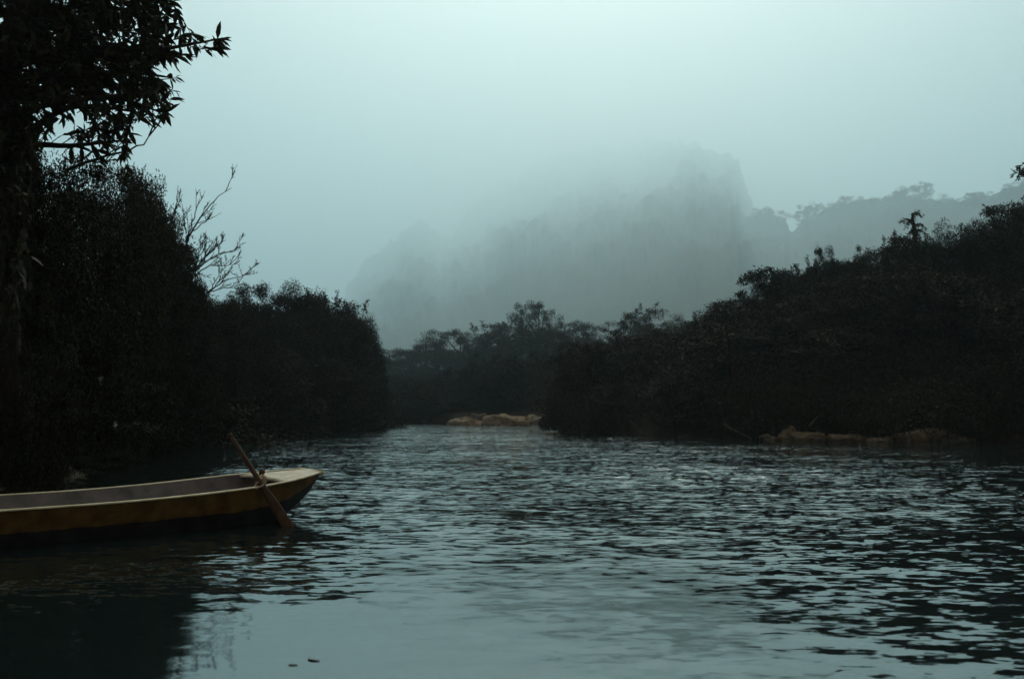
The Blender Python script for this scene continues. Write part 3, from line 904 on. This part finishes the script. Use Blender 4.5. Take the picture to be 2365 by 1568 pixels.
# ------------------------------------------------------------------ boat
BX, BY, BANG, BHEEL = -2.793, 13.81, .809, .039
BMAX, BLEN, BTIP, G0, G1, GL = .659, 1.57, .248, .585, .406, 3.525
boat = thing("rowing_boat", (BX, BY, .01), "long wooden rowing boat with ochre sides lying at the left", "boat")
boat.rotation_euler = (BHEEL, 0, BANG)     # bow points along local +X
def b_half(s):
    u = np.clip(s / BLEN, 0, 1); b = BTIP + (BMAX - BTIP) * (1 - (1 - u) ** 2.2)
    return b * (1 - .25 * smooth01((s - 4.6) / 2.6))
def b_sheer(s): return G1 + (G0 - G1) * np.clip(1 - s / GL, 0, 1) ** 2 + .10 * smooth01((s - 4.8) / 2.4)
def b_keel(s): return np.interp(s, [0, .15, .4, .67, 1.0, 1.4, 5.5, 7.0], [.50, .34, .16, 0.0, -.10, -.13, -.13, .12])
def b_chine(s): return b_half(s) * np.interp(s, [0, .5, 1.5, 7], [.80, .66, .74, .76])
SS = np.concatenate([np.linspace(0, 1.6, 22), np.linspace(1.7, 7.0, 34)])
def hull_loop(off, n_side=9, n_bot=4):
    """cross-sections from near rail down, across the bottom and up to the far rail"""
    rows, band = [], []
    for s in SS:
        b, gz, kz, c = b_half(s) - off, b_sheer(s), b_keel(s) + off, max(b_chine(s) - off, .02)
        t = np.linspace(0, 1, n_side)
        yy = b + (c - b) * (t ** 1.25); zz = gz + (kz + .03 - gz) * t
        yb = np.linspace(c * .93, -c * .93, n_bot * 2 + 1); zb = kz + .0 * yb
        y_ = np.concatenate([-yy, -yb, yy[::-1]])
        z_ = np.concatenate([zz, zb, zz[::-1]])
        rows.append(np.stack([np.full(len(y_), -s), y_, z_], 1))
        bb = 1 - t
        band.append(np.concatenate([bb, np.zeros(len(yb)), bb[::-1]]))
    return np.array(rows), np.array(band)
ro, band = hull_loop(0)
ns, nr = ro.shape[:2]
hv = ro.reshape(-1, 3); hf = grid_faces(nr, ns)
# close both ends
def endcap(base, flip):
    out = []
    for i in range(nr // 2):
        j = nr - 1 - i
        if j - 1 > i + 1 or j - 1 == i + 1 and False:
            out.append([base + i, base + i + 1, base + j - 1, base + j])
    return out
hf = np.concatenate([hf, np.array(endcap(0, 0) + endcap((ns - 1) * nr, 1))])
hm = mesh_np("hull", hv, hf)
a = hm.attributes.new("band", 'FLOAT', 'POINT'); a.data.foreach_set("value", band.astype(np.float32).ravel())
hull = obj("hull", hm, M["hull"], boat)
ri, _ = hull_loop(.035)
ri[:, :, 2] -= 0.0
im = mesh_np("hull_lining", ri[2:-2].reshape(-1, 3), grid_faces(nr, ns - 4)[:, ::-1])
obj("lining", im, M["inner"], boat)
# rails: a rounded lip along both sides
for sg in (-1, 1):
    mb = MB()
    sec = np.array([(-.024, .008), (.022, .009), (.030, .001), (.026, -.011), (-.024, -.011)])
    ring = []
    for s in SS:
        b, gz = b_half(s), b_sheer(s)
        ring.append([(-s, sg * (b + dy), gz + dz) for dy, dz in sec])
    ring = np.array(ring); m5 = len(sec)
    i = np.arange(ns - 1)[:, None] * m5; j = np.arange(m5)[None]; j2 = (j + 1) % m5
    q = np.stack([i + j, i + j2, i + m5 + j2, i + m5 + j], -1).reshape(-1, 4)
    q = np.concatenate([q, [[0, 1, 2, 3], [0, 3, 4, 4 - 4 + 0]][:1], [[(ns - 1) * m5, (ns - 1) * m5 + 1, (ns - 1) * m5 + 2, (ns - 1) * m5 + 3]]])
    mb.add(ring.reshape(-1, 3), q)
    obj("gunwale", mb.mesh("gunwale"), M["cream"], hull)
# bow plank across the blunt stem
mb = MB()
w0 = b_half(0.0) + .042; z0 = b_sheer(0.0)
bxv = [(dx, dy, dz) for dx in (-.02, .018) for dy in (-w0, w0) for dz in (-.045, .014)]
mb.add([(x_, y_, z0 + z_) for x_, y_, z_ in bxv], [[0, 1, 3, 2], [4, 6, 7, 5], [0, 4, 5, 1], [2, 3, 7, 6], [1, 5, 7, 3], [0, 2, 6, 4]])
obj("bow_plank", mb.mesh("bow_plank"), M["cream"], hull)
# foredeck: slightly cambered plate with a thickness
SD = np.linspace(.0, .77, 10)
rows = []
for dz in (0, -.03):
    for s in SD:
        b, gz = b_half(s) - .032, b_sheer(s)
        yy = np.linspace(-1, 1, 9)
        rows.append(np.stack([np.full(9, -s - (.006 if dz else 0)), yy * b, gz - .004 + .022 * (1 - yy ** 2) + dz], 1))
rows = np.array(rows)
q = grid_faces(9, 10); v = rows.reshape(-1, 3)
q2 = q[:, ::-1] + 90
fr_ = np.array([[81 + i, 82 + i, 172 + i, 171 + i] for i in range(8)])
obj("foredeck", mesh_np("foredeck", v, np.concatenate([q, q2, fr_])), M["deckpaint"], boat)
# bulkhead set back below the deck, and ribs and seats further aft
def cross_panel(s, top_drop, th, mat, name):
    b, gz, kz, c = b_half(s) - .037, b_sheer(s) - top_drop, b_keel(s) + .037, b_chine(s) - .037
    f = np.linspace(0, 1, 6)
    prof = [(b + (c - b) * (t ** 1.25), gz + (kz - gz) * t) for t in f]
    v, q = [], []
    for dx in (0, -th):
        for y_, z_ in prof: v += [(-s + dx, -y_, z_), (-s + dx, y_, z_)]
    for i in range(5):
        q.append([2 * i, 2 * i + 1, 2 * i + 3, 2 * i + 2]); q.append([12 + 2 * i, 12 + 2 * i + 2, 12 + 2 * i + 3, 12 + 2 * i + 1])
    q.append([0, 12, 13, 1])
    return obj(name, mesh_np(name, v, q), mat, boat)
cross_panel(.62, .035, .025, M["inner"], "bulkhead")
for s in (3.1, 4.9):
    mb = MB(); w_ = b_half(s) * .88 - .04; z_ = b_sheer(s) - .16
    v = [(-s + dx, dy, z_ + dz) for dx in (-.13, .13) for dy in (-w_, w_) for dz in (-.03, 0)]
    mb.add(v, [[0, 1, 3, 2], [4, 6, 7, 5], [0, 4, 5, 1], [2, 3, 7, 6], [1, 5, 7, 3], [0, 2, 6, 4]])
    obj("thwart", mb.mesh("thwart"), M["inner"], boat)
# thole post at the near rail
bm = Matrix.Translation(boat.location) @ boat.rotation_euler.to_matrix().to_4x4()
bmi = bm.inverted()
def tolocal(p): return np.array(bmi @ Vector(p))
post_top = at(606.5, 1083, 12.70); post_bot = at(598, 1124, 12.70)
pt, pb = tolocal(post_top), tolocal(post_bot)
mb = MB(); t = np.linspace(0, 1, 7)[:, None]
mb.tube(pb + (pt - pb) * t, [.022, .022, .024, .026, .034, .038, .030], 8)
obj("thole_pin", mb.mesh("thole_pin"), M["oar_wood"], boat)

# ------------------------------------------------------------------ oar
ot, om, ob_ = at(533, 1006, 12.62), at(603, 1110, 12.54), at(648, 1188, 12.42)
dirn = (ob_ - ot) / np.linalg.norm(ob_ - ot)
oe = ob_ + dirn * .32
oar = thing("oar", tuple(ob_), "brown wooden oar lashed to the near side of the boat", "oar")
mb = MB()
tt = np.linspace(0, 1, 16)[:, None]
cut = ot + (ob_ - ot) * .62
pth = ot + (cut - ot) * tt
mb.tube(pth - ob_, np.interp(tt[:, 0], [0, .1, .5, 1], [.024, .026, .030, .034]), 10)
obj("shaft", mb.mesh("oar_shaft"), M["oar_wood"], oar)
# handle: short crosspiece at the top
mb = MB()
hx = at(524, 1012, 12.62); hx2 = at(536, 1001, 12.62)
mb.tube(np.linspace(hx, hx2, 4) - ob_, [.012, .020, .022, .014], 8)
obj("handle", mb.mesh("oar_handle"), M["oar_wood"], oar)
# blade: flattened, widening towards the water
mb = MB()
side = np.cross(dirn, np.array([0, 1.0, 0])); side /= np.linalg.norm(side); nrm = np.cross(side, dirn)
th = np.arange(12) / 12 * 2 * math.pi
rows = []
for t in np.linspace(0, 1, 14):
    p = cut - dirn * .05 + (oe - cut + dirn * .05) * t - ob_
    w = np.interp(t, [0, .15, .5, .9, 1], [.033, .046, .066, .074, .056]); k_ = np.interp(t, [0, .3, 1], [.034, .026, .014])
    rows.append(p + np.cos(th)[:, None] * side * w + np.sin(th)[:, None] * nrm * k_)
rows = np.array(rows)
i = np.arange(13)[:, None] * 12; j = np.arange(12)[None]; j2 = (j + 1) % 12
q = np.stack([i + j, i + j2, i + 12 + j2, i + 12 + j], -1).reshape(-1, 4)
mb.add(rows.reshape(-1, 3), q)
obj("blade", mb.mesh("oar_blade"), M["oar_wood"], oar, smooth=True)
# rope lashing that ties the oar to the post
rope = thing("rope_lashing", tuple(om), "pale rope loop tying the oar to the boat's peg", "rope")
mb = MB()
def ring_pts(c, ax, r1, r2, n=18, tw=0):
    ax = ax / np.linalg.norm(ax); s1 = np.cross(ax, [0, 1, 0]); s1 /= np.linalg.norm(s1); s2 = np.cross(ax, s1)
    f = np.linspace(0, 2 * math.pi, n)
    return c + np.cos(f)[:, None] * s1 * r1 + np.sin(f)[:, None] * s2 * r2 + ax * (np.linspace(-.5, .5, n)[:, None] * tw)
for k_ in range(4):
    c = om + dirn * (.012 * k_ - .03) + np.array([0, .05, .0]) - om
    mb.tube(ring_pts(c, dirn + np.array([.15, 0, .1]), .052, .10, tw=.02), .011, 5, cap=False)
lp = np.array([at(a_, b_, 12.46) for a_, b_ in ((597, 1112), (592, 1116), (588, 1123), (589, 1130), (592, 1128))]) - om
mb.tube(np.array([np.interp(np.linspace(0, 4, 14), range(5), lp[:, i]) for i in range(3)]).T, .010, 5, cap=False)
lp = np.array([at(a_, b_, 12.44) for a_, b_ in ((606, 1095), (611, 1104), (612, 1114), (607, 1121), (600, 1124), (592, 1128))]) - om
mb.tube(np.array([np.interp(np.linspace(0, 5, 16), range(6), lp[:, i]) for i in range(3)]).T, .012, 5, cap=False)
obj("loop", mb.mesh("rope_loop"), M["rope"], rope)

# ------------------------------------------------------------------ rocks, driftwood and small things
def rock_mesh(name, sx, sy, sz, seed):
    n = 32; m = 20
    th = np.linspace(0, 2 * math.pi, n, endpoint=False); ph = np.linspace(.02, math.pi - .02, m)
    T, P = np.meshgrid(th, ph)
    d = np.stack([np.cos(T) * np.sin(P), np.sin(T) * np.sin(P), np.cos(P)], -1)
    rr = np.random.default_rng(seed)
    r = np.full(T.shape, 1.35)
    for _ in range(26):                                 # broken faces
        a_ = rr.normal(size=3); a_ /= np.linalg.norm(a_); r = np.minimum(r, rr.uniform(.62, 1.02) / np.maximum(d @ a_, 1e-3))
    for _ in range(16):
        a_ = rr.normal(size=3) * rr.uniform(3, 11); r += .025 * np.sin(d @ a_ + rr.random() * 6)
    v = d * r[..., None] * np.array([sx, sy, sz]) * 1.12
    i = np.arange(m - 1)[:, None] * n; j = np.arange(n)[None]; j2 = (j + 1) % n
    return mesh_np(name, v.reshape(-1, 3), np.stack([i + j, i + n + j, i + n + j2, i + j2], -1).reshape(-1, 4))


def rock(px0, px1, top, wl, mat, label, seed, name="rock", group=None, flat=1.0):
    dep = CAMH * F / (wl - 950)
    a_, b_ = at(px0, wl, dep), at(px1, wl, dep)
    c = (a_ + b_) / 2; hw = (b_[0] - a_[0]) / 2
    hgt = (wl - top) / F * dep
    o = obj(name, rock_mesh(name, hw, hw * .6 + .3, hgt * 1.25, seed), mat)
    o.location = (c[0], dep + hw * .4, -hgt * .22)
    o.rotation_euler = (0, 0, seed * .13 % .4 - .2)
    return tag(o, label, "rock", group)


rock(1030, 1106, 960, 982, M["rock"], "low pale rock tapering to the left end of the ledge by the bend", 1)
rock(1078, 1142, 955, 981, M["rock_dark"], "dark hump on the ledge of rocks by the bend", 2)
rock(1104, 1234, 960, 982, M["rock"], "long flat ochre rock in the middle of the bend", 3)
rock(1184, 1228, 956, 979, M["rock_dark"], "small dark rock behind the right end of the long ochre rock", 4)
rock(1206, 1270, 964, 982, M["rock"], "small pale rock right of the long ochre rock", 5)
rock(1240, 1312, 968, 983, M["rock"], "lowest pale rock at the right end of the ledge by the bend", 14)
lg = thing("driftwood_log", tuple(at(1250, 974, 92)), "pale driftwood log sloping up to the bushes right of the ochre rocks", "driftwood")
mb = MB(); p = np.array([at(a_, b_, 92) for a_, b_ in ((1222, 976), (1245, 971), (1268, 964), (1288, 955))]) - np.array(lg.location)
mb.tube(p, [.22, .2, .16, .08], 7); obj("log", mb.mesh("driftwood"), M["drift"], lg)
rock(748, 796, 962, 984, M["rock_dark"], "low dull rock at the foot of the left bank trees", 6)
rock(1796, 1856, 988, 1014, M["rock_shore"], "rough tan rock at the water's edge below the right hillside", 7)
rock(1838, 1912, 994, 1015, M["rock_shore"], "tan rock beside the rough rock at the right water's edge", 8)
rock(1925, 2015, 1004, 1016, M["rock_shore"], "low flat rock between the tan rocks and the long slab on the right", 9)
rock(2045, 2195, 1000, 1018, M["rock_shore"], "long tan slab along the right water's edge", 10)
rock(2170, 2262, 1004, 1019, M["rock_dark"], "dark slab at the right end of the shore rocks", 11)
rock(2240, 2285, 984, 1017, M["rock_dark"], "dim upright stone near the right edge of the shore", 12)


for px0, px1, tp, wl, sd, mt_, lb in ((1756, 1798, 1004, 1014, 23, "rock_dark", "low dull rock between the fallen branch and the rough tan rock"), (2008, 2050, 1008, 1018, 24, "rock_shore", "small rock filling the gap before the long tan slab")):
    rock(px0, px1, tp, wl, M[mt_], lb, sd)


def stick(pts, dep, r, label, name="fallen_branch", cat="branch"):
    p0 = at(pts[0][0], pts[0][1], dep)
    e = thing(name, tuple(p0), label, cat)
    p = np.array([at(a_, b_, dep) for a_, b_ in pts]) - p0
    mb = MB(); mb.tube(np.array([np.interp(np.linspace(0, len(p) - 1, 10), range(len(p)), p[:, i]) for i in range(3)]).T, np.linspace(r, r * .35, 10) * .7, 6)
    obj("stem", mb.mesh(name), M["stick"], e)
    return e


stick([(1672, 978), (1690, 992), (1712, 1000), (1736, 1014)], 50, .07, "fallen branch slanting into the water at the right bank")
stick([(1455, 972), (1472, 986), (1484, 1000)], 56, .05, "short fallen branch at the foot of the middle bushes")
stick([(1868, 985), (1885, 965), (1898, 955), (1905, 962)], 50, .05, "bent pale stick standing above the tan shore rocks")
stick([(1905, 1010), (1880, 1004), (1850, 1012)], 48.5, .06, "pale stick lying in front of the tan shore rocks")


def bloom(px, py, dep, h_px, label, seed, name="pale_bloom"):
    """a hanging pale flower tassel: a ragged head of petals over a thin tail"""
    rr = np.random.default_rng(seed)
    bpy.context.view_layer.update()
    dr = Vector(at(px, py, 10.0)) - cam.location
    hit, loc, *_ = scene.ray_cast(bpy.context.evaluated_depsgraph_get(), cam.location + dr * .5, dr.normalized())
    if hit and 8 < loc.y < 60: dep = loc.y - .12             # hang it on the foremost leaves there
    p0 = at(px, py, dep); s = h_px / F * dep
    e = thing(name, tuple(p0), label, "flower")
    c = rr.normal(size=(46, 3)) * np.array([.10, .10, .2]) * s
    v, q = leaves(c, .22 * s, rr, droop=.6, aspect=.6)
    obj("petals", mesh_np("petals", v, q), M["pale"], e)
    mb = MB(); t = np.linspace(0, 1, 7)[:, None]
    mb.tube(np.array([0, 0, -.2 * s]) + t * np.array([-.1, 0, -.7]) * s + np.sin(t * 5) * np.array([.04, 0, 0]) * s, np.linspace(.03, .012, 7) * s * 1.5, 4)
    obj("stalk", mb.mesh("bloom_stalk"), M["drift"], e)
    return e


bloom(232, 873, 24.3, 26, "white hanging tassel in the black foliage above the boat", 1)
bloom(267, 980, 25.2, 14, "small pinkish scrap in the shade just above the boat's far side", 2)
bloom(2165, 939, 44.5, 10, "tiny pale bloom in the bushes above the long shore slab", 3)


def floater(px, py, L, bend, label, rz):
    dep = CAMH * F / (py - 950)
    p0 = at(px, py, dep)
    n = 9; t = np.linspace(-1, 1, n)
    w = .10 * L * (1 - t ** 2) + .002
    v, q = [], []
    for i in range(n):
        for s_ in (-1, 1):
            v.append((t[i] * L / 2, s_ * w[i] + bend * L * t[i] ** 2, .004))
    for i in range(n):
        for s_ in (-1, 1):
            v.append((t[i] * L / 2, s_ * w[i] * .8 + bend * L * t[i] ** 2, .0))
    for i in range(n - 1):
        q.append([2 * i, 2 * i + 2, 2 * i + 3, 2 * i + 1]); k_ = 2 * n; q.append([k_ + 2 * i, k_ + 2 * i + 1, k_ + 2 * i + 3, k_ + 2 * i + 2])
        q.append([2 * i, k_ + 2 * i, k_ + 2 * i + 2, 2 * i + 2]); q.append([2 * i + 1, 2 * i + 3, k_ + 2 * i + 3, k_ + 2 * i + 1])
    o = obj("floating_leaf", mesh_np("floating_leaf", v, q), M["debris"])
    o.location = (p0[0], p0[1], .002); o.rotation_euler = (0, 0, rz)
    return tag(o, label, "leaf")


floater(722, 1512, .085, .12, "long curved dark leaf floating in the smooth foreground water", -.5)
floater(677, 1522, .05, 0, "small dark leaf floating left of the long curved leaf", 0)

# ------------------------------------------------------------------ air
zt = float(max(max((o.matrix_world @ Vector(c))[2] for c in o.bound_box) for o in (mt, rg))) + 60
x0, x1, y0, y1, z0_, z1_ = -10500., 10500., -450., 21000., -3.0, zt
v = [(x, y, z) for x in (x0, x1) for y in (y0, y1) for z in (z0_, z1_)]
hz = obj("haze", mesh_np("haze", v, [[0, 1, 3, 2], [4, 6, 7, 5], [0, 4, 5, 1], [2, 3, 7, 6], [1, 5, 7, 3], [0, 2, 6, 4]]))
hmt = bpy.data.materials.new("haze_air"); hmt.use_nodes = True
n = hmt.node_tree; n.nodes.clear()
pv = n.nodes.new("ShaderNodeVolumePrincipled"); mo = n.nodes.new("ShaderNodeOutputMaterial")
pv.inputs["Color"].default_value = (.68, .90, 1.0, 1)
pv.inputs["Density"].default_value = HAZE_DENSITY
pv.inputs["Anisotropy"].default_value = HAZE_G
n.links.new(pv.outputs[0], mo.inputs["Volume"])
hz.data.materials.append(hmt)
tag(hz, "thin pale mist filling the valley", kind="stuff")
